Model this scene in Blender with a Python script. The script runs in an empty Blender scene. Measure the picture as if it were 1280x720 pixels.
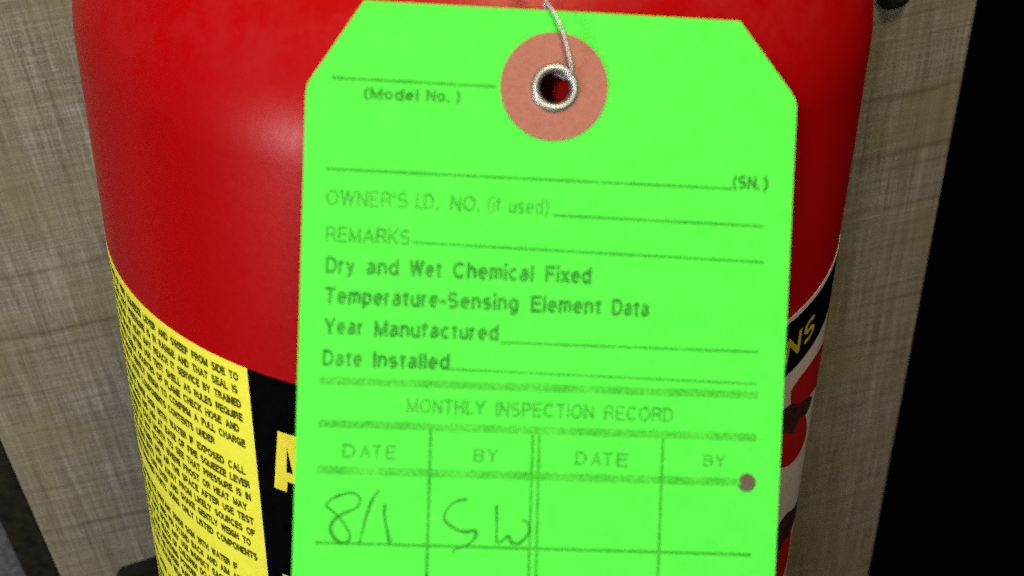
import bpy, bmesh, math, random
from mathutils import Matrix, Vector

random.seed(7)
MM = 0.001
sc = bpy.context.scene
col = sc.collection

# ---------------------------------------------------------------- camera, world, lamps, exposure
cam_d = bpy.data.cameras.new("camera")
cam_d.sensor_width = 36.0
cam_d.lens = 50.625
cam_d.clip_start = 0.005
cam_d.clip_end = 50.0
cam_d.dof.use_dof = True
cam_d.dof.focus_distance = 0.265
cam_d.dof.aperture_fstop = 36.0
cam = bpy.data.objects.new("camera", cam_d)
col.objects.link(cam)
cam.matrix_world = Matrix(((0.96613, 0.20877, -0.15165, -37.41083 * MM),
                           (-0.25256, 0.64456, -0.72164, -204.4731 * MM),
                           (-0.05291, 0.7355, 0.67546, 164.76838 * MM),
                           (0, 0, 0, 1)))
sc.camera = cam

world = bpy.data.worlds.new("World")
sc.world = world
world.use_nodes = True
world.node_tree.nodes["Background"].inputs[0].default_value = (0.9, 0.92, 1.0, 1)
world.node_tree.nodes["Background"].inputs[1].default_value = 0.012


def area(name, loc, target, sx, sy, power, colour):
    d = bpy.data.lights.new(name, 'AREA')
    d.shape = 'RECTANGLE'
    d.size, d.size_y = sx, sy
    d.energy = power
    d.color = colour
    o = bpy.data.objects.new(name, d)
    col.objects.link(o)
    o.location = loc
    o.rotation_euler = (Vector(target) - Vector(loc)).to_track_quat('-Z', 'Y').to_euler()
    return o


# a soft lamp off to the left, one just left of the camera, and an unseen warm fill added overhead to lift the board's right
area("window_lamp", (-0.62, -0.40, 0.02), (0, -0.04, -0.03), 0.13, 0.13, 2.5, (0.88, 0.95, 1.0))
area("front_lamp", (-0.29, -0.61, 0.55), (0, -0.04, 0.0), 0.07, 0.07, 3.1, (1.0, 0.98, 0.95))
area("overhead_fill", (0.13, -0.38, 0.98), (0.05, 0, -0.05), 0.18, 0.18, 8.6, (1.0, 0.84, 0.52))

sc.view_settings.view_transform = 'Standard'
sc.view_settings.look = 'None'
sc.view_settings.exposure = 0.0
sc.view_settings.gamma = 1.0
sc.view_settings.use_curve_mapping = False
sc.render.engine = 'CYCLES'
sc.cycles.use_denoising = False
sc.cycles.use_adaptive_sampling = True
sc.cycles.adaptive_threshold = 0.45
sc.cycles.adaptive_min_samples = 10
sc.cycles.max_bounces = 8


# ---------------------------------------------------------------- materials
class NT:
    """small wrapper round a material's node tree"""
    def __init__(self, name):
        self.m = bpy.data.materials.new(name)
        self.m.use_nodes = True
        self.t = self.m.node_tree
        self.b = self.t.nodes["Principled BSDF"]

    def n(self, kind, **kw):
        nd = self.t.nodes.new(kind)
        for k, v in kw.items():
            setattr(nd, k, v)
        return nd

    def l(self, a, b):
        self.t.links.new(a, b)

    def coord(self, scale=(1, 1, 1), rot=(0, 0, 0)):
        c = self.n("ShaderNodeTexCoord")
        mp = self.n("ShaderNodeMapping")
        mp.inputs["Scale"].default_value = scale
        mp.inputs["Rotation"].default_value = rot
        self.l(c.outputs["Object"], mp.inputs["Vector"])
        return mp.outputs["Vector"]

    def noise(self, vec, scale, detail=4, rough=0.6):
        nd = self.n("ShaderNodeTexNoise")
        nd.inputs["Scale"].default_value = scale
        nd.inputs["Detail"].default_value = detail
        nd.inputs["Roughness"].default_value = rough
        self.l(vec, nd.inputs["Vector"])
        return nd.outputs["Fac"]

    def ramp(self, fac, stops):
        r = self.n("ShaderNodeValToRGB")
        e = r.color_ramp.elements
        while len(e) < len(stops):
            e.new(0.5)
        for el, (p, c) in zip(e, stops):
            el.position = p
            el.color = (*c, 1) if len(c) == 3 else c
        self.l(fac, r.inputs["Fac"])
        return r.outputs["Color"]

    def mix(self, fac, a, b, mode='MIX'):
        m = self.n("ShaderNodeMix", data_type='RGBA', blend_type=mode)
        for sock, v in ((m.inputs[0], fac), (m.inputs[6], a), (m.inputs[7], b)):
            if isinstance(v, (int, float)):
                sock.default_value = v
            elif isinstance(v, tuple):
                sock.default_value = (*v, 1)
            else:
                self.l(v, sock)
        return m.outputs[2]

    def math(self, op, a, b=None, c=None):
        m = self.n("ShaderNodeMath", operation=op)
        for i, v in enumerate((a, b, c)):
            if v is None:
                continue
            if isinstance(v, (int, float)):
                m.inputs[i].default_value = v
            else:
                self.l(v, m.inputs[i])
        return m.outputs[0]

    def bump(self, h, strength, dist):
        b = self.n("ShaderNodeBump")
        b.inputs["Strength"].default_value = strength
        b.inputs["Distance"].default_value = dist
        self.l(h, b.inputs["Height"])
        self.l(b.outputs["Normal"], self.b.inputs["Normal"])

    def set(self, **kw):
        for k, v in kw.items():
            s = self.b.inputs[k.replace("_", " ")]
            if isinstance(v, (int, float)):
                s.default_value = v
            elif isinstance(v, tuple):
                s.default_value = (*v, 1)
            else:
                self.l(v, s)
        return self.m


def make_red():
    k = NT("red_gloss_paint")
    v = k.coord()
    f = k.noise(v, 900, 3)
    big = k.noise(v, 45, 4)
    c = k.mix(k.math('MULTIPLY', big, 0.35), (0.40, 0.0004, 0.0012), (0.35, 0.0003, 0.001))
    # pale lamp haze painted into the red, mottled and growing up the shoulder
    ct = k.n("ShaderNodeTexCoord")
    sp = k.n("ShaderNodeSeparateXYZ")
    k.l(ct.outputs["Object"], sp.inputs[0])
    haze_rise = k.n("ShaderNodeMapRange", interpolation_type='SMOOTHSTEP')
    haze_rise.inputs["From Min"].default_value = 0.034
    haze_rise.inputs["From Max"].default_value = 0.066
    k.l(sp.outputs["Z"], haze_rise.inputs["Value"])
    haze_n = k.ramp(k.noise(k.coord((1, 1, 1)), 85, 8, 0.8), [(0.42, (0, 0, 0)), (0.72, (0.22, 0.22, 0.22))])
    c = k.mix(k.math('MULTIPLY', haze_rise.outputs[0], haze_n), c, (0.40, 0.085, 0.095))
    k.bump(f, 0.10, 0.0002)
    rg = k.n("ShaderNodeMapRange")
    rg.inputs["To Min"].default_value = 0.28
    rg.inputs["To Max"].default_value = 0.42
    k.l(f, rg.inputs["Value"])
    return k.set(Base_Color=c, Roughness=rg.outputs[0], Specular_IOR_Level=0.17)


def make_card():
    k = NT("fluorescent_green_card")
    v = k.coord()
    f = k.noise(v, 1500, 4)
    b = k.noise(v, 260, 6, 0.75)
    c = k.mix(b, (0.060, 0.74, 0.050), (0.115, 0.92, 0.095))
    c = k.mix(k.math('MULTIPLY', f, 0.30), c, (0.050, 0.62, 0.045))
    k.bump(f, 0.12, 0.0001)
    return k.set(Base_Color=c, Roughness=0.75, Specular_IOR_Level=0.15)


def make_ink(name, dark, thin, lo, hi, scale=2600):
    """printed ink that took unevenly on the card, so the card's green shows through in specks"""
    k = NT(name)
    v = k.coord()
    f = k.noise(v, scale, 3, 0.7)
    g = k.noise(v, 260, 3)
    s = k.math('ADD', k.math('MULTIPLY', f, 0.7), k.math('MULTIPLY', g, 0.3))
    c = k.ramp(s, [(lo, dark), (hi, thin)])
    return k.set(Base_Color=c, Roughness=0.6, Specular_IOR_Level=0.2)


def make_plain(name, colour, rough=0.5, spec=0.4, metal=0.0, speck=None, scale=1200, bump=0.0):
    k = NT(name)
    v = k.coord()
    f = k.noise(v, scale, 4)
    if speck:
        c = k.mix(k.ramp(f, [(0.35, (0, 0, 0)), (0.7, (1, 1, 1))]), colour, speck)
    else:
        c = colour
    if bump:
        k.bump(f, bump, 0.0002)
    return k.set(Base_Color=c, Roughness=rough, Specular_IOR_Level=spec, Metallic=metal)


def make_linen():
    """pale laminate printed like raw linen: fine upright threads, faint cross threads, a few slubs"""
    k = NT("linen_print_laminate")
    up = k.noise(k.coord((1, 1, 0.03)), 1250, 5, 0.75)
    up2 = k.noise(k.coord((1, 1, 0.04)), 480, 4, 0.65)
    ac = k.noise(k.coord((0.05, 1, 1)), 1150, 5, 0.75)
    ac2 = k.noise(k.coord((0.10, 1, 1)), 160, 4, 0.6)
    cl = k.noise(k.coord(), 38, 4)
    gr = k.noise(k.coord(), 2200, 2)
    s = k.math('ADD', k.math('MULTIPLY', up, 0.34), k.math('MULTIPLY', up2, 0.16))
    s = k.math('ADD', s, k.math('MULTIPLY', ac, 0.26))
    s = k.math('ADD', s, k.math('MULTIPLY', gr, 0.24))
    c = k.ramp(s, [(0.39, (0.055, 0.047, 0.039)), (0.50, (0.212, 0.190, 0.163)), (0.61, (0.42, 0.38, 0.34))])
    c = k.mix(k.ramp(cl, [(0.35, (0.05, 0.05, 0.05)), (0.68, (0.75, 0.75, 0.75))]), c, (0.215, 0.185, 0.095), 'MIX')
    # darker slub threads running across at irregular heights
    ct = k.n("ShaderNodeTexCoord")
    sep = k.n("ShaderNodeSeparateXYZ")
    k.l(ct.outputs["Object"], sep.inputs[0])
    wob = k.math('MULTIPLY', k.math('SUBTRACT', k.noise(k.coord((0.5, 1, 0.2)), 60, 3), 0.5), 0.006)
    z = k.math('ADD', sep.outputs["Z"], wob)
    patch = k.ramp(k.noise(k.coord((0.7, 1, 1)), 55, 3), [(0.38, (0, 0, 0)), (0.58, (1, 1, 1))])
    for zz, wd, amt in SLUBS:
        d = k.math('ABSOLUTE', k.math('SUBTRACT', z, zz * MM))
        m = k.n("ShaderNodeMapRange")
        m.inputs["From Min"].default_value = 0.0
        m.inputs["From Max"].default_value = wd * MM
        m.inputs["To Min"].default_value = amt
        m.inputs["To Max"].default_value = 0.0
        k.l(d, m.inputs["Value"])
        fac = k.math('MULTIPLY', k.math('MULTIPLY', m.outputs[0], 0.7), k.math('ADD', k.math('MULTIPLY', patch, 0.7), 0.3))
        c = k.mix(fac, c, (0.07, 0.052, 0.022))
    k.bump(k.math('ADD', up, ac), 0.25, 0.0003)
    return k.set(Base_Color=c, Roughness=0.62, Specular_IOR_Level=0.25)


SLUBS = [(-66.6, 1.3, 0.75), (-92.2, 1.2, 0.4), (-86.6, 1.6, 0.75), (-107.0, 1.2, 0.45), (-121.5, 1.0, 0.35),
         (-138.0, 1.2, 0.4), (-144.5, 1.0, 0.5), (-150.0, 1.1, 0.35), (-162.0, 1.3, 0.8), (-168.0, 1.0, 0.6), (-41.0, 1.2, 0.4),
         (-185.0, 1.2, 0.5), (-212.0, 1.2, 0.4), (-239.0, 1.3, 0.4), (-18.0, 1.3, 0.4), (6.0, 1.2, 0.4)]

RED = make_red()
CARD = make_card()
INK = make_ink("green_print_ink", (0.010, 0.15, 0.008), (0.05, 0.50, 0.035), 0.36, 0.66)
INK_LIGHT = make_ink("pale_print_ink", (0.014, 0.24, 0.010), (0.07, 0.64, 0.045), 0.34, 0.62)
INK_RULE = make_ink("rule_print_ink", (0.012, 0.28, 0.010), (0.06, 0.60, 0.035), 0.34, 0.64)
INK_THICK = make_ink("hatched_rule_ink", (0.018, 0.36, 0.012), (0.09, 0.76, 0.055), 0.38, 0.60, 3200)
PEN = make_ink("ballpoint_ink", (0.006, 0.13, 0.008), (0.055, 0.55, 0.035), 0.36, 0.68)
LINEN = make_linen()
RINGPAPER = make_plain("salmon_fibre_paper", (0.42, 0.17, 0.135), 0.8, 0.15, 0, (0.34, 0.13, 0.10), 2600, 0.25)
STEEL = make_plain("dull_steel", (0.42, 0.43, 0.43), 0.42, 0.5, 0.85, (0.34, 0.35, 0.35), 1500, 0.05)
WIRE = make_plain("galvanised_wire", (0.50, 0.49, 0.48), 0.5, 0.5, 0.7, (0.5, 0.5, 0.48), 2500, 0.1)
YELLOW = make_plain("yellow_label_film", (0.90, 0.86, 0.065), 0.5, 0.2, 0, (0.85, 0.80, 0.055), 400)
BLACKFILM = make_plain("black_label_film", (0.0018, 0.0018, 0.0018), 0.7, 0.0, 0, (0.003, 0.003, 0.003), 500)
WHITEFILM = make_plain("white_label_film", (0.60, 0.54, 0.545), 0.6, 0.2, 0, (0.52, 0.47, 0.475), 500)
LABELINK = make_plain("olive_black_print", (0.055, 0.051, 0.004), 0.55, 0.2, 0, (0.15, 0.14, 0.010), 1500)
YELLOWINK = make_plain("yellow_print", (0.88, 0.76, 0.04), 0.5, 0.25, 0, (0.82, 0.70, 0.035), 600)
DULLYELLOW = make_plain("dull_yellow_print", (0.55, 0.46, 0.03), 0.6, 0.15, 0, (0.40, 0.33, 0.02), 1500)
REDINK = make_plain("red_print", (0.42, 0.004, 0.006), 0.5, 0.3, 0, (0.36, 0.003, 0.005), 600)
BLACKINK = make_plain("black_print", (0.012, 0.009, 0.008), 0.5, 0.3, 0, (0.09, 0.02, 0.018), 700)
BLACKWOOD = make_plain("black_stained_wood", (0.006, 0.005, 0.004), 0.6, 0.25, 0, (0.022, 0.019, 0.010), 300, 0.3)
GREYCLOTH = make_plain("grey_ribbed_cloth", (0.055, 0.058, 0.066), 0.9, 0.1, 0, (0.15, 0.15, 0.16), 500, 0.6)
BLACKSTEEL = make_plain("black_powder_coat", (0.006, 0.006, 0.006), 0.55, 0.3, 0, (0.010, 0.010, 0.010), 900, 0.2)
UNLITROOM = make_plain("unlit_room_black", (0.003, 0.003, 0.003), 0.9, 0.05, 0, (0.004, 0.003, 0.003), 20)  # near-black colour stands in for the unlit dark beyond the board


# ---------------------------------------------------------------- helpers
def mesh_obj(name, bm, mat, parent=None, smooth=False, mtx=None):
    me = bpy.data.meshes.new(name)
    bm.normal_update()
    bm.to_mesh(me)
    bm.free()
    if smooth:
        for f in me.polygons:
            f.use_smooth = True
    me.materials.append(mat)
    o = bpy.data.objects.new(name, me)
    col.objects.link(o)
    if parent:
        o.parent = parent
    if mtx:
        o.matrix_local = mtx
    return o


def thing(name, label, cat, mtx, kind=None):
    o = bpy.data.objects.new(name, None)
    o.empty_display_size = 0.02
    col.objects.link(o)
    o.matrix_world = mtx
    o["label"] = label
    o["category"] = cat
    return o


def tag_obj(o, label, cat):
    o["label"] = label
    o["category"] = cat
    return o


def lathe(profile, seg=96):
    bm = bmesh.new()
    rings = []
    for r, z in profile:
        if r < 1e-7:
            rings.append([bm.verts.new((0, 0, z))])
        else:
            rings.append([bm.verts.new((r * math.cos(2 * math.pi * i / seg), r * math.sin(2 * math.pi * i / seg), z)) for i in range(seg)])
    for a, b in zip(rings, rings[1:]):
        for i in range(seg):
            j = (i + 1) % seg
            if len(a) == 1 and len(b) == 1:
                continue
            if len(a) == 1:
                bm.faces.new((a[0], b[j], b[i]))
            elif len(b) == 1:
                bm.faces.new((a[i], a[j], b[0]))
            else:
                bm.faces.new((a[i], a[j], b[j], b[i]))
    bmesh.ops.recalc_face_normals(bm, faces=bm.faces)
    return bm


def box(x0, x1, y0, y1, z0, z1, bevel=0.0):
    bm = bmesh.new()
    bmesh.ops.create_cube(bm, size=1, matrix=Matrix.Translation(((x0 + x1) / 2, (y0 + y1) / 2, (z0 + z1) / 2)) @
                          Matrix.Diagonal((x1 - x0, y1 - y0, z1 - z0, 1)))
    if bevel:
        bmesh.ops.bevel(bm, geom=list(bm.edges), offset=bevel, segments=2, affect='EDGES', profile=0.6)
    return bm


def catmull(pts, n=8):
    P = [Vector(p) for p in pts]
    P = [P[0] * 2 - P[1]] + P + [P[-1] * 2 - P[-2]]
    out = []
    for i in range(1, len(P) - 2):
        a, b, c, d = P[i - 1:i + 3]
        for k in range(n):
            t = k / n
            out.append(0.5 * ((2 * b) + (c - a) * t + (2 * a - 5 * b + 4 * c - d) * t * t + (3 * b - a - 3 * c + d) * t ** 3))
    out.append(P[-2])
    return out


def tube(bm, pts, rad, seg=10):
    prev = None
    ref = Vector((0, 0, 1))
    for i, p in enumerate(pts):
        d = (pts[min(i + 1, len(pts) - 1)] - pts[max(i - 1, 0)]).normalized()
        u = d.cross(ref)
        if u.length < 1e-4:
            u = d.cross(Vector((1, 0, 0)))
        u.normalize()
        ref = u.cross(d).normalized()
        r = rad(i / (len(pts) - 1)) if callable(rad) else rad
        ring = [bm.verts.new(p + (u * math.cos(2 * math.pi * k / seg) + ref * math.sin(2 * math.pi * k / seg)) * r) for k in range(seg)]
        if prev:
            for k in range(seg):
                j = (k + 1) % seg
                bm.faces.new((prev[k], prev[j], ring[j], ring[k]))
        else:
            bm.faces.new(ring[::-1])
        prev = ring
    bm.faces.new(prev)


def ribbon(bm, pts, width, z):
    """flat pen or rule stroke; width is a number or a function of 0..1"""
    P = [Vector((p[0], p[1], 0)) for p in pts]
    prev = None
    for i, p in enumerate(P):
        d = (P[min(i + 1, len(P) - 1)] - P[max(i - 1, 0)]).normalized()
        nrm = Vector((-d.y, d.x, 0))
        w = width(i / (len(P) - 1)) if callable(width) else width
        a = bm.verts.new(p + nrm * w / 2 + Vector((0, 0, z)))
        b = bm.verts.new(p - nrm * w / 2 + Vector((0, 0, z)))
        if prev:
            bm.faces.new((prev[0], prev[1], b, a))
        prev = (a, b)


def arc(cx, cy, rx, ry, a0, a1, n=8):
    return [(cx + rx * math.cos(math.radians(a0 + (a1 - a0) * i / n)), cy + ry * math.sin(math.radians(a0 + (a1 - a0) * i / n))) for i in range(n + 1)]


def glyphs():
    """plain grotesque letters as stroke centre lines: width, strokes; cap height 1, x-height 0.72"""
    X = 0.72
    bowl = lambda x: arc(x + 0.24, X / 2, 0.24, X / 2, 0, 360, 14)
    S = lambda w, h, m: (arc(w / 2, h - h * 0.26, w / 2, h * 0.26, 35, 270, 10)[:-1] + arc(w / 2, h * 0.26 + m, w / 2, h * 0.26 + m / 2, 90, -145, 10))
    g = {
        'A': (0.72, [[(0, 0), (0.36, 1)], [(0.36, 1), (0.72, 0)], [(0.13, 0.33), (0.59, 0.33)]]),
        'B': (0.60, [[(0, 0), (0, 1)], [(0, 1), (0.32, 1)] + arc(0.32, 0.765, 0.24, 0.235, 90, -90) + [(0, 0.53)], [(0, 0.53), (0.34, 0.53)] + arc(0.34, 0.265, 0.26, 0.265, 90, -90) + [(0, 0)]]),
        'C': (0.68, [arc(0.36, 0.5, 0.36, 0.5, 42, 318, 14)]),
        'D': (0.64, [[(0, 0), (0, 1)], [(0, 1), (0.26, 1)] + arc(0.26, 0.5, 0.38, 0.5, 90, -90, 12) + [(0, 0)]]),
        'E': (0.54, [[(0, 0), (0, 1)], [(0, 1), (0.54, 1)], [(0, 0.53), (0.49, 0.53)], [(0, 0), (0.54, 0)]]),
        'F': (0.52, [[(0, 0), (0, 1)], [(0, 1), (0.52, 1)], [(0, 0.52), (0.45, 0.52)]]),
        'G': (0.70, [arc(0.36, 0.5, 0.36, 0.5, 42, 340, 14), [(0.70, 0.05), (0.70, 0.45)], [(0.42, 0.45), (0.70, 0.45)]]),
        'H': (0.60, [[(0, 0), (0, 1)], [(0.6, 0), (0.6, 1)], [(0, 0.53), (0.6, 0.53)]]),
        'I': (0.0, [[(0, 0), (0, 1)]]),
        'J': (0.42, [[(0.42, 1), (0.42, 0.22)] + arc(0.21, 0.22, 0.21, 0.22, 0, -180)]),
        'K': (0.60, [[(0, 0), (0, 1)], [(0, 0.36), (0.58, 1)], [(0.20, 0.57), (0.60, 0)]]),
        'L': (0.48, [[(0, 1), (0, 0)], [(0, 0), (0.48, 0)]]),
        'M': (0.74, [[(0, 0), (0, 1)], [(0, 1), (0.37, 0.04)], [(0.37, 0.04), (0.74, 1)], [(0.74, 1), (0.74, 0)]]),
        'N': (0.60, [[(0, 0), (0, 1)], [(0, 1), (0.6, 0)], [(0.6, 0), (0.6, 1)]]),
        'O': (0.74, [arc(0.37, 0.5, 0.37, 0.5, 0, 360, 20)]),
        'P': (0.56, [[(0, 0), (0, 1)], [(0, 1), (0.30, 1)] + arc(0.30, 0.735, 0.26, 0.265, 90, -90) + [(0, 0.47)]]),
        'Q': (0.74, [arc(0.37, 0.5, 0.37, 0.5, 0, 360, 20), [(0.45, 0.22), (0.72, -0.04)]]),
        'R': (0.60, [[(0, 0), (0, 1)], [(0, 1), (0.32, 1)] + arc(0.32, 0.75, 0.26, 0.25, 90, -90) + [(0, 0.5)], [(0.34, 0.5), (0.52, 0.38), (0.55, 0.12), (0.60, 0)]]),
        'S': (0.58, [S(0.58, 1.0, 0.0)]),
        'T': (0.60, [[(0, 1), (0.6, 1)], [(0.3, 0), (0.3, 1)]]),
        'U': (0.58, [[(0, 1), (0, 0.28)] + arc(0.29, 0.28, 0.29, 0.28, 180, 360) + [(0.58, 1)]]),
        'V': (0.66, [[(0, 1), (0.33, 0)], [(0.33, 0), (0.66, 1)]]),
        'W': (0.92, [[(0, 1), (0.22, 0)], [(0.22, 0), (0.46, 1)], [(0.46, 1), (0.70, 0)], [(0.70, 0), (0.92, 1)]]),
        'X': (0.62, [[(0, 0), (0.62, 1)], [(0, 1), (0.62, 0)]]),
        'Y': (0.62, [[(0, 1), (0.31, 0.42)], [(0.62, 1), (0.31, 0.42)], [(0.31, 0.45), (0.31, 0)]]),
        'Z': (0.58, [[(0, 1), (0.58, 1)], [(0.58, 1), (0, 0)], [(0, 0), (0.58, 0)]]),
        'a': (0.46, [arc(0.22, X - 0.2, 0.21, 0.2, 150, 0, 7) + [(0.43, 0.12), (0.47, 0)], [(0.43, 0.42), (0.18, 0.38)] + arc(0.18, 0.19, 0.18, 0.19, 90, 270, 7) + [(0.30, 0.03), (0.43, 0.2)]]),
        'c': (0.44, [arc(0.24, X / 2, 0.24, X / 2, 45, 315, 12)]),
        'd': (0.48, [bowl(0), [(0.48, 0), (0.48, 1)]]),
        'e': (0.48, [[(0.01, 0.38), (0.47, 0.38)], arc(0.24, X / 2, 0.24, X / 2, 2, 310, 13)]),
        'f': (0.28, [[(0.10, 0), (0.10, 0.82)] + arc(0.25, 0.82, 0.15, 0.17, 180, 90, 5), [(0, X), (0.26, X)]]),
        'g': (0.48, [bowl(0), [(0.48, X), (0.48, -0.08)] + arc(0.25, -0.08, 0.23, 0.2, 0, -150, 8)]),
        'h': (0.44, [[(0, 0), (0, 1)], arc(0.22, X - 0.24, 0.22, 0.24, 180, 0, 9) + [(0.44, 0)]]),
        'i': (0.0, [[(0, 0.02), (0, 0.64)], [(0, 1.0), (0, 1.06)]]),
        'l': (0.0, [[(0, 0), (0, 1)]]),
        'm': (0.70, [[(0, 0), (0, X)], arc(0.175, X - 0.2, 0.175, 0.2, 180, 0, 8) + [(0.35, 0)], arc(0.525, X - 0.2, 0.175, 0.2, 180, 0, 8) + [(0.70, 0)]]),
        'n': (0.44, [[(0, 0), (0, X)], arc(0.22, X - 0.24, 0.22, 0.24, 180, 0, 9) + [(0.44, 0)]]),
        'o': (0.48, [bowl(0)]),
        'p': (0.48, [bowl(0), [(0, -0.28), (0, X)]]),
        'r': (0.24, [[(0, 0), (0, X)], arc(0.24, X - 0.26, 0.24, 0.26, 180, 90, 6)]),
        's': (0.42, [S(0.42, X, 0.0)]),
        't': (0.26, [[(0.11, 0.93), (0.11, 0.12)] + arc(0.23, 0.12, 0.12, 0.12, 180, 280, 5), [(0, X), (0.25, X)]]),
        'u': (0.44, [[(0, X), (0, 0.24)] + arc(0.22, 0.24, 0.22, 0.24, 180, 360, 9), [(0.44, X), (0.44, 0)]]),
        'x': (0.44, [[(0, 0), (0.44, X)], [(0, X), (0.44, 0)]]),
        'y': (0.46, [[(0, X), (0.24, 0.02)], [(0.46, X), (0.22, -0.12), (0.12, -0.25), (0.02, -0.26)]]),
        '(': (0.16, [arc(0.30, 0.42, 0.28, 0.66, 105, 255, 10)]),
        ')': (0.16, [arc(-0.10, 0.42, 0.28, 0.66, 75, -75, 10)]),
        '.': (0.02, [[(0.0, -0.06), (0.0, 0.09)]]),
        "'": (0.02, [[(0, 0.72), (0, 1.04)]]),
        '-': (0.26, [[(0, 0.36), (0.26, 0.36)]]),
    }
    return g


GLYPHS = glyphs()


def text_bm(s, stroke=0.14, gap=0.24):
    """flat lettering with cap height 1 and its left edge on x = 0, each stroke a hair above the last; also its width"""
    bm = bmesh.new()
    x, k = stroke / 2, 0
    for ch in s:
        w, strokes = GLYPHS[ch]
        for st in strokes:
            P = [Vector((x + px, py * (1 - stroke) + stroke / 2, 0)) for px, py in st]
            if len(P) == 2:         # square ends
                d = (P[1] - P[0]).normalized() * stroke * 0.42
                P = [P[0] - d, P[1] + d]
            ribbon(bm, P, stroke, 0.0015 * k)
            k += 1
        x += w + gap + stroke * 0.55
    x1 = max(v.co.x for v in bm.verts)
    x0 = min(v.co.x for v in bm.verts)
    for v in bm.verts:
        v.co.x -= x0
    return bm, x1 - x0


# print on the tag, measured on the card in millimetres from the middle of its top edge
# word, left, right, baseline, cap height, weight
WORDS = [('(Model', -23.36, -16.73, -11.82, 1.45, 'b'),
 ('No.', -15.86, -13.04, -11.75, 1.45, 'b'),
 (')', -12.21, -11.68, -11.73, 1.45, 'b'),
 ('(SN.', 22.49, 25.81, -20.67, 1.68, 'b'),
 (')', 26.22, 26.92, -20.67, 1.68, 'b'),
 ("OWNER'S", -27.45, -17.58, -24.85, 1.94, 'n'),
 ('I.D.', -16.56, -13.88, -24.87, 1.95, 'n'),
 ('NO.', -12.41, -8.79, -24.88, 1.95, 'n'),
 ('(if', -7.81, -6.19, -24.89, 1.95, 'n'),
 ('used)', -5.16, -0.34, -24.91, 1.96, 'n'),
 ('REMARKS', -27.29, -17.16, -29.3, 1.94, 'n'),
 ('Dry', -27.15, -23.71, -33.11, 2.09, 'b'),
 ('and', -22.26, -18.33, -33.11, 2.09, 'b'),
 ('Wet', -17.06, -13.11, -33.14, 2.1, 'b'),
 ('Chemical', -11.74, -1.81, -33.16, 2.1, 'b'),
 ('Fixed', -0.37, 5.32, -33.19, 2.12, 'b'),
 ('Temperature-', -27.16, -12.42, -36.82, 2.1, 'b'),
 ('Sensing', -12.27, -3.52, -36.87, 2.1, 'b'),
 ('Element', -1.99, 6.74, -36.92, 2.12, 'b'),
 ('Data', 8.08, 12.73, -36.95, 2.12, 'b'),
 ('Year', -27.12, -22.47, -40.52, 2.05, 'b'),
 ('Manufactured', -21.06, -5.83, -40.6, 2.05, 'b'),
 ('Date', -27.15, -22.32, -44.4, 2.05, 'b'),
 ('Installed', -21.01, -11.68, -44.41, 2.05, 'b'),
 ('MONTHLY', -16.72, -7.08, -49.82, 1.82, 'n'),
 ('INSPECTION', -5.79, 6.42, -49.87, 1.82, 'n'),
 ('RECORD', 7.72, 16.34, -49.92, 1.84, 'n'),
 ('D', -24.34, -22.73, -55.55, 1.72, 'n'),
 ('A', -22.24, -20.88, -55.58, 1.72, 'n'),
 ('T', -20.73, -19.51, -55.59, 1.72, 'n'),
 ('E', -19.02, -17.85, -55.59, 1.72, 'n'),
 ('B', -8.26, -6.94, -55.61, 1.68, 'n'),
 ('Y', -6.59, -5.31, -55.61, 1.68, 'n'),
 ('D', 4.34, 5.77, -55.61, 1.69, 'n'),
 ('A', 6.27, 7.67, -55.64, 1.7, 'n'),
 ('T', 7.77, 9.03, -55.66, 1.69, 'n'),
 ('E', 9.48, 10.88, -55.69, 1.7, 'n'),
 ('B', 20.43, 21.65, -55.33, 1.55, 'n'),
 ('Y', 21.9, 23.17, -55.34, 1.55, 'n')]
RULES = [((-27.24, -9.44), (-7.37, -9.57), 0.39, 'r'),
 ((-27.51, -20.45), (22.39, -20.67), 0.35, 'r'),
 ((0.16, -24.89), (26.64, -25.15), 0.35, 'r'),
 ((-16.83, -28.93), (26.86, -29.61), 0.31, 'r'),
 ((-5.58, -40.75), (26.71, -40.79), 0.31, 'r'),
 ((-11.63, -44.26), (26.6, -44.8), 0.24, 'r'),
 ((-27.35, -46.18), (26.88, -46.19), 0.93, 't'),
 ((-27.35, -51.42), (26.94, -51.51), 0.93, 't'),
 ((-27.34, -57.11), (25.19, -57.19), 0.98, 't'),
 ((-27.21, -66.08), (27.06, -66.27), 0.39, 'r'),
 ((-13.66, -51.48), (-13.44, -70.3), 0.39, 'r'),
 ((-1.05, -51.97), (-0.84, -70.01), 0.31, 'r'),
 ((-0.26, -51.95), (0.07, -69.99), 0.31, 'r'),
 ((15.19, -51.87), (15.35, -69.63), 0.33, 'r')]
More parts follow.
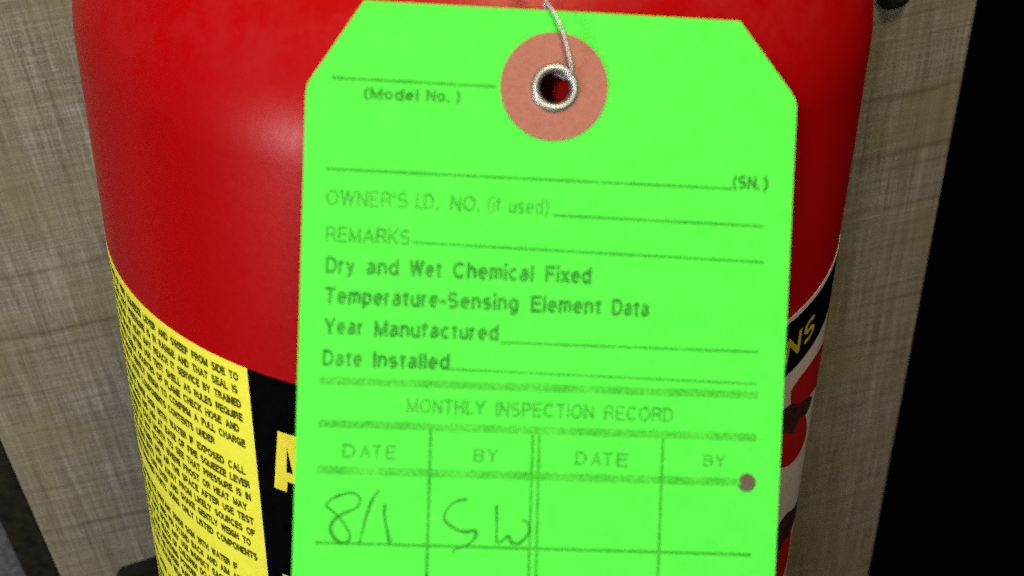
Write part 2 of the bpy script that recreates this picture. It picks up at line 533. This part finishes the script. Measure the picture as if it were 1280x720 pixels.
STROKES = [[(-24.33, -60.15), (-25.36, -60.63), (-26.06, -61.47), (-25.31, -62.11), (-24.38, -62.99), (-23.36, -64.36),
  (-23.0, -65.34), (-23.54, -66.02), (-24.35, -65.96), (-25.2, -65.07), (-25.43, -64.17), (-25.02, -63.26),
  (-23.84, -62.4), (-22.4, -61.7), (-21.95, -60.79), (-22.22, -60.14), (-23.12, -59.83), (-24.33, -60.15)],
 [(-19.72, -59.49), (-20.49, -60.66), (-21.21, -62.99), (-21.9, -66.31)],
 [(-18.92, -61.12), (-18.86, -62.76), (-18.07, -66.21)],
 [(-8.89, -60.26), (-10.19, -60.55), (-11.14, -61.4), (-11.59, -62.4), (-11.32, -63.14), (-10.05, -64.02),
  (-8.89, -64.29), (-7.9, -64.13), (-7.56, -64.45), (-7.86, -65.29), (-8.81, -66.06), (-10.11, -66.51),
  (-10.34, -66.93)],
 [(-5.19, -60.91), (-5.06, -63.23), (-4.97, -65.38), (-4.39, -65.37), (-3.59, -64.68), (-3.15, -65.42),
  (-2.23, -65.56), (-1.43, -64.79), (-0.97, -63.95), (-1.26, -62.96), (-1.94, -62.65)]]

# ---------------------------------------------------------------- the setting: a linen-print panel in a dark room
bm = box(-6.0, 6.0, 0.95, 1.0, -4.0, 3.0)
o = mesh_obj("room_wall", bm, UNLITROOM)
o["kind"] = "structure"

bm = box(-0.1207, 0.1530, 0.085, 0.099, -0.75, 0.45, 0.0006)
o = mesh_obj("backing_panel", bm, LINEN)
tag_obj(o, "upright beige board with a linen weave print behind the red extinguisher", "panel")

bm = box(-0.1304, -0.1212, 0.0865, 0.101, -0.75, 0.45, 0.0006)
o = mesh_obj("edge_trim", bm, BLACKWOOD)
tag_obj(o, "narrow black trim strip along the left edge of the linen print board", "trim")

bm = box(-0.42, -0.1308, 0.092, 0.110, -0.75, 0.45, 0.001)
o = mesh_obj("side_panel", bm, GREYCLOTH)
tag_obj(o, "dark grey cloth panel beyond the black trim at lower left", "panel")

# black bolt head in the board
t = thing("wall_bolt", "round black bolt head in the linen board beside the top of the extinguisher", "bolt",
          Matrix.Translation((0.1284, 0.085, -0.0327)) @ Matrix.Rotation(math.radians(90), 4, 'X'))
mesh_obj("washer", lathe([(0, 0.0001), (0.0052, 0.0001), (0.0052, 0.0008), (0.0048, 0.0011), (0, 0.0011)], 32), BLACKSTEEL, t, True)
mesh_obj("bolt_head", lathe([(0.0040, 0.0011), (0.0040, 0.0024), (0.0030, 0.0034), (0.0015, 0.0038), (0.0013, 0.0030), (0, 0.0030)], 6), BLACKSTEEL, t)

# black mounting bracket low on the board
t = thing("mounting_bracket", "black steel bracket on the board low behind the left of the extinguisher", "bracket",
          Matrix.Translation((-0.070, 0.085, -0.205)))
bm = bmesh.new()
prof = [(-0.0350, 0.0185), (-0.0335, 0.0205), (0.026, 0.030), (0.062, 0.030), (0.062, -0.030), (-0.034, -0.030), (-0.0350, -0.028)]
fr = [bm.verts.new((x, -0.006, z)) for x, z in prof]
bk = [bm.verts.new((x, -0.0002, z)) for x, z in prof]
bm.faces.new(fr)
bm.faces.new(bk[::-1])
for i in range(len(prof)):
    j = (i + 1) % len(prof)
    bm.faces.new((fr[j], fr[i], bk[i], bk[j]))
bmesh.ops.recalc_face_normals(bm, faces=bm.faces)
bmesh.ops.bevel(bm, geom=list(bm.edges), offset=0.0006, segments=2, affect='EDGES')
mesh_obj("back_plate", bm, BLACKSTEEL, t)
mesh_obj("hook_arm", box(0.020, 0.060, -0.030, -0.006, -0.012, 0.012, 0.001), BLACKSTEEL, t)

# ---------------------------------------------------------------- the fire extinguisher
EXT = Matrix(((0.96916, 0.22094, 0.10915), (-0.23558, 0.96062, 0.14733), (-0.07231, -0.1685, 0.98305))).to_4x4()
R = 0.066
BASE = -0.30
ext = thing("fire_extinguisher", "red fire extinguisher cylinder with yellow and black labels leaning on the linen board",
            "fire extinguisher", EXT @ Matrix.Translation((0, 0, BASE)))
UP = Matrix.Translation((0, 0, -BASE))

Z0, DH = 0.0365, 0.046
prof = [(0, BASE + 0.004), (0.052, BASE + 0.004), (0.054, BASE), (0.062, BASE), (R - 0.001, BASE + 0.003), (R, BASE + 0.008)]
for k in range(1, 12):
    prof.append((R, BASE + 0.008 + (Z0 - BASE - 0.008) * k / 12))
for k in range(0, 29):
    a = k / 28 * math.radians(75)
    prof.append((R * math.cos(a), Z0 + DH * math.sin(a)))
prof.append((0.0160, Z0 + DH * 0.975))
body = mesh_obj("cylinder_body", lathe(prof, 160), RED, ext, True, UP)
zt = Z0 + DH * 0.965
mesh_obj("neck_collar", lathe([(0.0172, zt), (0.0172, zt + 0.008), (0.0160, zt + 0.010), (0.0160, zt + 0.018), (0, zt + 0.018)], 48), STEEL, ext, True, UP)


def wrap(bm, e, step=0.0016):
    """bend a flat (arc, height) mesh round the cylinder, standing e off its paint"""
    xs = [v.co.x for v in bm.verts]
    x, hi = math.floor(min(xs) / step) * step + step, max(xs)
    while x < hi:
        g = list(bm.verts) + list(bm.edges) + list(bm.faces)
        bmesh.ops.bisect_plane(bm, geom=g, plane_co=(x, 0, 0), plane_no=(1, 0, 0), dist=1e-7)
        x += step
    for v in bm.verts:
        th = v.co.x / R
        v.co = Vector(((R + e + v.co.z) * math.sin(th), -(R + e + v.co.z) * math.cos(th), v.co.y))
    return bm


def sheet(th0, th1, z0, z1, e, step=1.5):
    """a curved sheet of label film with its own thickness"""
    bm = bmesh.new()
    n = max(2, int((th1 - th0) / step))
    cols = []
    for i in range(n + 1):
        th = math.radians(th0 + (th1 - th0) * i / n)
        s, c = math.sin(th), math.cos(th)
        cols.append([bm.verts.new((r * s, -r * c, z)) for r, z in ((R + 0.00002, z0), (R + e, z0), (R + e, z1), (R + 0.00002, z1))])
    for a, b in zip(cols, cols[1:]):
        for k in range(3):
            bm.faces.new((a[k], b[k], b[k + 1], a[k + 1]))
    bm.faces.new(cols[0])
    bm.faces.new(cols[-1][::-1])
    bmesh.ops.recalc_face_normals(bm, faces=bm.faces)
    return bm


def poly(pts):
    bm = bmesh.new()
    vs = [bm.verts.new((x, y, 0)) for x, y in pts]
    f = bm.faces.new(vs)
    bm.normal_update()
    if f.normal.z < 0:
        f.normal_flip()
    return bm


def deg(pts):
    return [(math.radians(t) * R, z * MM) for t, z in pts]


def smooth_poly(pts, n=5):
    q = [(p[0], p[1], 0) for p in deg(pts)]
    q = catmull(q + [q[0]], n)[:-1]
    return poly([(p.x, p.y) for p in q])


LB = -190 * MM
inst = mesh_obj("instruction_label", sheet(-118, -31.15, LB, 0.0, 0.00008), YELLOW, ext, False, UP)
name = mesh_obj("name_label", sheet(-31.1, -2.5, LB, 0.0, 0.00008), BLACKFILM, ext, False, UP)
use = mesh_obj("use_label", sheet(-2.45, 116, LB, 0.0, 0.00008), WHITEFILM, ext, False, UP)
band = mesh_obj("title_band", sheet(-1.6, 115, -12.3 * MM, -1.0 * MM, 0.00011), BLACKFILM, use)

# dense small print on the yellow label: too small to read in the photograph, set as justified rows
WORDS_SMALL = ("HOLD UPRIGHT AND PULL RING PIN STAND BACK AND AIM AT BASE OF FIRE SQUEEZE LEVER AND SWEEP FROM SIDE TO SIDE "
               "RECHARGE AT ONCE AFTER ANY USE INSPECT EACH MONTH TO SEE THAT PRESSURE IS IN RANGE AND THAT SEAL IS NOT BROKEN "
               "KEEP OUT OF REACH OF CHILDREN DO NOT STORE WHERE FROST OR HEAT MAY REACH IT SERVICE BY TRAINED PERSONS ONLY "
               "AVOID BREATHING POWDER OR FUMES AND AIR THE SPACE AFTER USE TEST SHELL AS RULES REQUIRE MOUNT WITH CARE ON THE "
               "HANGER SUPPLIED NEAR EXITS AND AWAY FROM LIKELY SOURCES OF FLAME CHECK HOSE AND NOZZLE FOR CLOGS CRACKS WEAR "
               "DIRT OR CORROSION TURN OVER AND SHAKE GENTLY WEIGH TO CONFIRM A FULL CHARGE RECORD DATES UPON CARD ATTACHED "
               "REPLACE DAMAGED PARTS USING ONLY LISTED COMPONENTS CONTENTS UNDER PRESSURE NEVER PUNCTURE BURN OR HEAT ABOVE "
               "LIMITS SHOWN EYE IRRITANT RINSE SKIN WITH WATER IF EXPOSED CALL DOCTOR WHEN COUGHING PERSISTS").split()
rows = [(-2.4 - 2.58 * i, 0) for i in range(6)] + [(-18.0, 7)] + \
       [(-21.15 - 2.58 * i, 0) for i in range(7)] + [(-39.3, 0)] + [(-44.2, 5)] + [(-46.8 - 2.58 * i, 0) for i in range(6)] + \
       [(-64.9, 6)] + [(-69.4 - 2.58 * i, 0) for i in range(9)]
wi = 0
rr = random.Random(3)
for ri, (zc, short) in enumerate(rows):
    target = math.radians(-32.8 - (-108)) * R - short * MM - (rr.random() * 1.8 * MM if ri % 3 == 1 else 0)
    left = math.radians(-108) * R
    cap = 1.66 * MM
    parts, x = [], 0.0
    while x < target:
        b, w = text_bm(WORDS_SMALL[wi % len(WORDS_SMALL)], 0.27, 0.14)
        wi += 1
        ww = w * cap * 0.60
        if x + ww > target + 0.6 * MM:
            b.free()
            break
        parts.append((b, x))
        x += ww + 0.78 * MM
    stretch = target / max(x - 0.78 * MM, 1e-6)
    stretch = min(stretch, 1.12)
    row = bmesh.new()
    for b, x0 in parts:
        for v in b.verts:
            v.co = Vector((x0 + v.co.x * cap * 0.60, (v.co.y - 0.5) * cap, v.co.z * MM))
        tmp = bpy.data.meshes.new("tmp")
        b.to_mesh(tmp)
        b.free()
        row.from_mesh(tmp)
        bpy.data.meshes.remove(tmp)
    off = target - (x - 0.78 * MM) * stretch if not short else 0.0
    for v in row.verts:
        v.co = Vector((left + off + v.co.x * stretch, v.co.y + zc * MM, v.co.z))
    mesh_obj("small_print", wrap(row, 0.00011, 0.004), LABELINK, inst)


def cyl_text(s, th0, th1, zb, zt_, mat, parent, e=0.00014):
    b, w = text_bm(s, 0.17, 0.22)
    u0, u1 = math.radians(th0) * R, math.radians(th1) * R
    for v in b.verts:
        v.co = Vector((u0 + v.co.x / w * (u1 - u0), zb * MM + v.co.y * (zt_ - zb) * MM, v.co.z * MM))
    return mesh_obj("lettering", wrap(b, e), mat, parent)


# big flat-topped yellow A, mostly hidden by the tag, and the top of the row below it
A_out = deg([(-28.4, -21.9), (-27.0, -10.0), (-24.0, -10.0), (-22.6, -21.9), (-24.8, -21.9), (-25.0, -19.7), (-26.1, -19.7), (-26.4, -21.9)])
bm = bmesh.new()
o_v = [bm.verts.new((x, y, 0)) for x, y in A_out]
i_v = [bm.verts.new((x, y, 0)) for x, y in deg([(-26.15, -17.8), (-25.1, -17.8), (-25.75, -12.6)])]
ed = [bm.edges.new((o_v[i], o_v[(i + 1) % len(o_v)])) for i in range(len(o_v))]
ed += [bm.edges.new((i_v[i], i_v[(i + 1) % 3])) for i in range(3)]
bmesh.ops.triangle_fill(bm, use_beauty=True, edges=ed, normal=(0, 0, 1))
mesh_obj("lettering", wrap(bm, 0.00014), YELLOWINK, name)
mesh_obj("lettering", wrap(poly(deg([(-28.6, -52.0), (-28.4, -40.4), (-22.5, -40.4), (-22.5, -43.0), (-26.0, -43.0), (-26.1, -52.0)])), 0.00014), YELLOWINK, name)

cyl_text("INSTRUCTIONS", 1.5, 59.6, -9.3, -4.5, DULLYELLOW, use)

# pictograms of the extinguisher in use on the white part of the label
mesh_obj("pictogram_hose", wrap(smooth_poly([(53.5, -17.0), (57, -16.2), (66, -17.5), (76, -22), (84, -29), (82, -33), (74, -31), (68, -27.6), (60, -24.6), (55, -21.5)]), 0.00012), REDINK, use)
mesh_obj("pictogram_hand", wrap(smooth_poly([(49.5, -19.5), (54, -20.2), (58, -22.8), (63, -25.4), (67, -28.5), (64, -29.6), (60, -27.6), (57, -28.6), (53, -25.4), (50.5, -26.2), (48.5, -22.6)]), 0.00015), BLACKINK, use)
mesh_obj("pictogram_cylinder", wrap(smooth_poly([(50.5, -27.2), (53, -24.8), (58, -25.4), (62, -28.2), (65.5, -33), (67, -37.5), (63, -38.2), (58, -36.6), (53.5, -33.7), (50, -31.5)]), 0.00012), REDINK, use)
mesh_obj("pictogram_hand", wrap(smooth_poly([(55, -50.5), (60, -50.2), (66, -54), (72, -57.5), (80, -64), (76, -66), (70, -61.5), (66, -60.8), (62, -58.5), (57, -60), (54, -55)]), 0.00015), BLACKINK, use)
mesh_obj("pictogram_cylinder", wrap(smooth_poly([(53, -53), (57, -51.5), (62, -54), (66, -58), (69, -64), (70, -71), (65, -73), (58, -70), (53, -66), (51, -60)]), 0.00012), REDINK, use)

# ---------------------------------------------------------------- the inspection tag
TAG = Matrix(((0.96619, 0.24293, -0.08642, 1.8835 * MM), (-0.22039, 0.60414, -0.7658, -57.38861 * MM),
              (-0.13383, 0.75895, 0.63725, 70.65064 * MM), (0, 0, 0, 1)))
tagt = thing("inspection_tag", "bright green card inspection tag with brown ring wired in front of the extinguisher", "tag", TAG)
TH = 0.32 * MM          # card thickness
HOLE = (-0.17, -9.36)
PUNCH = (26.05, -57.22)


def circ(c, r, n):
    return [(c[0] + r * math.cos(2 * math.pi * i / n), c[1] + r * math.sin(2 * math.pi * i / n)) for i in range(n)]


def holed_plate(outline, holes, z0, z1):
    """flat sheet with holes punched through: front, back and every edge"""
    bm = bmesh.new()
    loops = []
    for lp in [outline] + holes:
        loops.append([bm.verts.new((x * MM, y * MM, z1)) for x, y in lp])
    ed = []
    for lp in loops:
        ed += [bm.edges.new((lp[i], lp[(i + 1) % len(lp)])) for i in range(len(lp))]
    bmesh.ops.triangle_fill(bm, use_beauty=True, edges=ed, normal=(0, 0, 1))
    top = list(bm.faces)
    r = bmesh.ops.extrude_face_region(bm, geom=top)
    for v in [g for g in r["geom"] if isinstance(g, bmesh.types.BMVert)]:
        v.co.z = z0
    bmesh.ops.recalc_face_normals(bm, faces=bm.faces)
    return bm


out = [(-23.75, 0.0), (22.4, 0.0), (29.3, -8.45), (29.85, -9.35), (30.05, -10.2), (30.22, -69), (30.25, -121.0),
       (-29.85, -121.0), (-29.9, -70), (-30.35, -11.6), (-30.2, -10.4), (-29.6, -9.3)]
mesh_obj("card", holed_plate(out, [circ(HOLE, 2.15, 40), circ(PUNCH, 1.17, 24)], -TH, 0.0), CARD, tagt)
mesh_obj("reinforcement_ring", holed_plate(circ((-0.27, -9.2), 6.6, 72), [circ(HOLE, 2.15, 40)], 0.00001, 0.22 * MM), RINGPAPER, tagt)
# rolled metal eyelet through the card
ro, ri_, rt = 3.02, 1.90, 0.56
prof = []
for k in range(13):
    a = math.pi * k / 12
    prof.append((((ro + ri_) / 2 + rt * math.cos(a)) * MM, (0.24 + rt * 0.95 * math.sin(a)) * MM))
prof += [(ri_ * MM, 0.1 * MM), (ri_ * MM * 1.0, -0.9 * MM), (2.4 * MM, -1.05 * MM), (2.9 * MM, -0.6 * MM), (2.9 * MM, -0.36 * MM)]
mesh_obj("eyelet", lathe(prof, 64), STEEL, tagt, True, Matrix.Translation((HOLE[0] * MM, HOLE[1] * MM, 0)))

for s, x0, x1, yb, cap, st in WORDS:
    b, w = text_bm(s, 0.205 if st == 'b' else 0.15, 0.20)
    for v in b.verts:
        v.co = Vector(((x0 + v.co.x / w * (x1 - x0)) * MM, (yb + v.co.y * cap) * MM, (0.034 + v.co.z) * MM))
    mesh_obj("printed_word", b, INK if st == 'b' else INK_LIGHT, tagt)

for k, (a, b_, wd, st) in enumerate(RULES):
    bm = bmesh.new()
    z = 0.02 * MM if st == 't' else (0.026 * MM if a[0] != b_[0] and abs(a[1] - b_[1]) < 3 else 0.032 * MM)
    ribbon(bm, [(a[0] * MM + (b_[0] - a[0]) * MM * t / 20, a[1] * MM + (b_[1] - a[1]) * MM * t / 20) for t in range(21)], wd * MM, z)
    mesh_obj("ruled_line", bm, INK_THICK if st == 't' else INK_RULE, tagt)
for yy in (-75.2, -84.2, -93.2, -102.2, -111.2):
    bm = bmesh.new()
    ribbon(bm, [(-27.2 * MM, yy * MM), (27 * MM, yy * MM)], 0.37 * MM, 0.026 * MM)
    mesh_obj("ruled_line", bm, INK_RULE, tagt)
for xx in (-13.4, -0.8, 0.08, 15.36):
    bm = bmesh.new()
    ribbon(bm, [(xx * MM, -69.6 * MM), (xx * MM, -111.3 * MM)], 0.33 * MM, 0.032 * MM)
    mesh_obj("ruled_line", bm, INK_RULE, tagt)

wob = random.Random(11)
for k, st in enumerate(STROKES):
    pts = catmull([(x * MM, y * MM, 0) for x, y in st], 6)
    ph = wob.random() * 6
    bm = bmesh.new()
    ribbon(bm, [(p.x, p.y) for p in pts], lambda t: (0.34 + 0.10 * math.sin(t * 9 + ph)) * MM, (0.040 + 0.002 * k) * MM)
    mesh_obj("handwriting", bm, PEN, tagt)

# ---------------------------------------------------------------- the wire the tag hangs on
front = [(0.55, -7.75, -1.15), (1.25, -8.0, -0.45), (1.66, -7.95, 0.45), (1.72, -7.45, 1.05), (1.62, -6.7, 1.35), (1.38, -5.9, 1.5), (0.85, -4.0, 1.35), (0.0, -1.7, 1.1), (-0.9, -0.1, 0.75), (-1.5, 0.7, 0.4)]
back = [(0.55, -7.75, -1.15), (-0.2, -7.2, -1.6), (-0.4, -5.2, -1.5), (-0.9, -1.4, -1.0), (-1.7, 0.4, -0.5)]
P = lambda q: TAG @ Vector((q[0] * MM, q[1] * MM, q[2] * MM))
neck = EXT @ Vector((-0.004, -0.0178, zt + 0.006))
t0 = P((-1.7, 0.9, 0.0))
ax_pts = [t0.lerp(neck, s) + Vector((0, -0.006, 0.008)) * math.sin(math.pi * s) for s in [i / 40 for i in range(41)]]
wr = thing("tag_wire", "thin twisted steel wire looped through the tag eyelet", "wire", Matrix.Translation(t0))
inv = Matrix.Translation(-t0)
for nm, lead, ph in (("front_strand", front, 0), ("back_strand", back, math.pi)):
    hx = []
    for i, p in enumerate(ax_pts):
        d = (ax_pts[min(i + 1, 40)] - ax_pts[max(i - 1, 0)]).normalized()
        u = d.cross(Vector((1, 0, 0))).normalized()
        v = d.cross(u)
        a = ph + i * 0.9
        hx.append(p + (u * math.cos(a) + v * math.sin(a)) * 0.00034)
    pts = [P(q) for q in lead] + hx[1:]
    pts = [inv @ p for p in pts]
    bm = bmesh.new()
    tube(bm, catmull([tuple(p) for p in pts], 6), 0.00022, 10)
    mesh_obj(nm, bm, WIRE, wr, True)
# the wire's other end runs round the extinguisher's neck
ring = [EXT @ Vector((0.0180 * math.sin(a), -0.0180 * math.cos(a), zt + 0.006)) for a in [2 * math.pi * i / 40 for i in range(41)]]
bm = bmesh.new()
tube(bm, [inv @ p for p in ring], 0.00034, 8)
mesh_obj("neck_loop", bm, WIRE, wr, True)
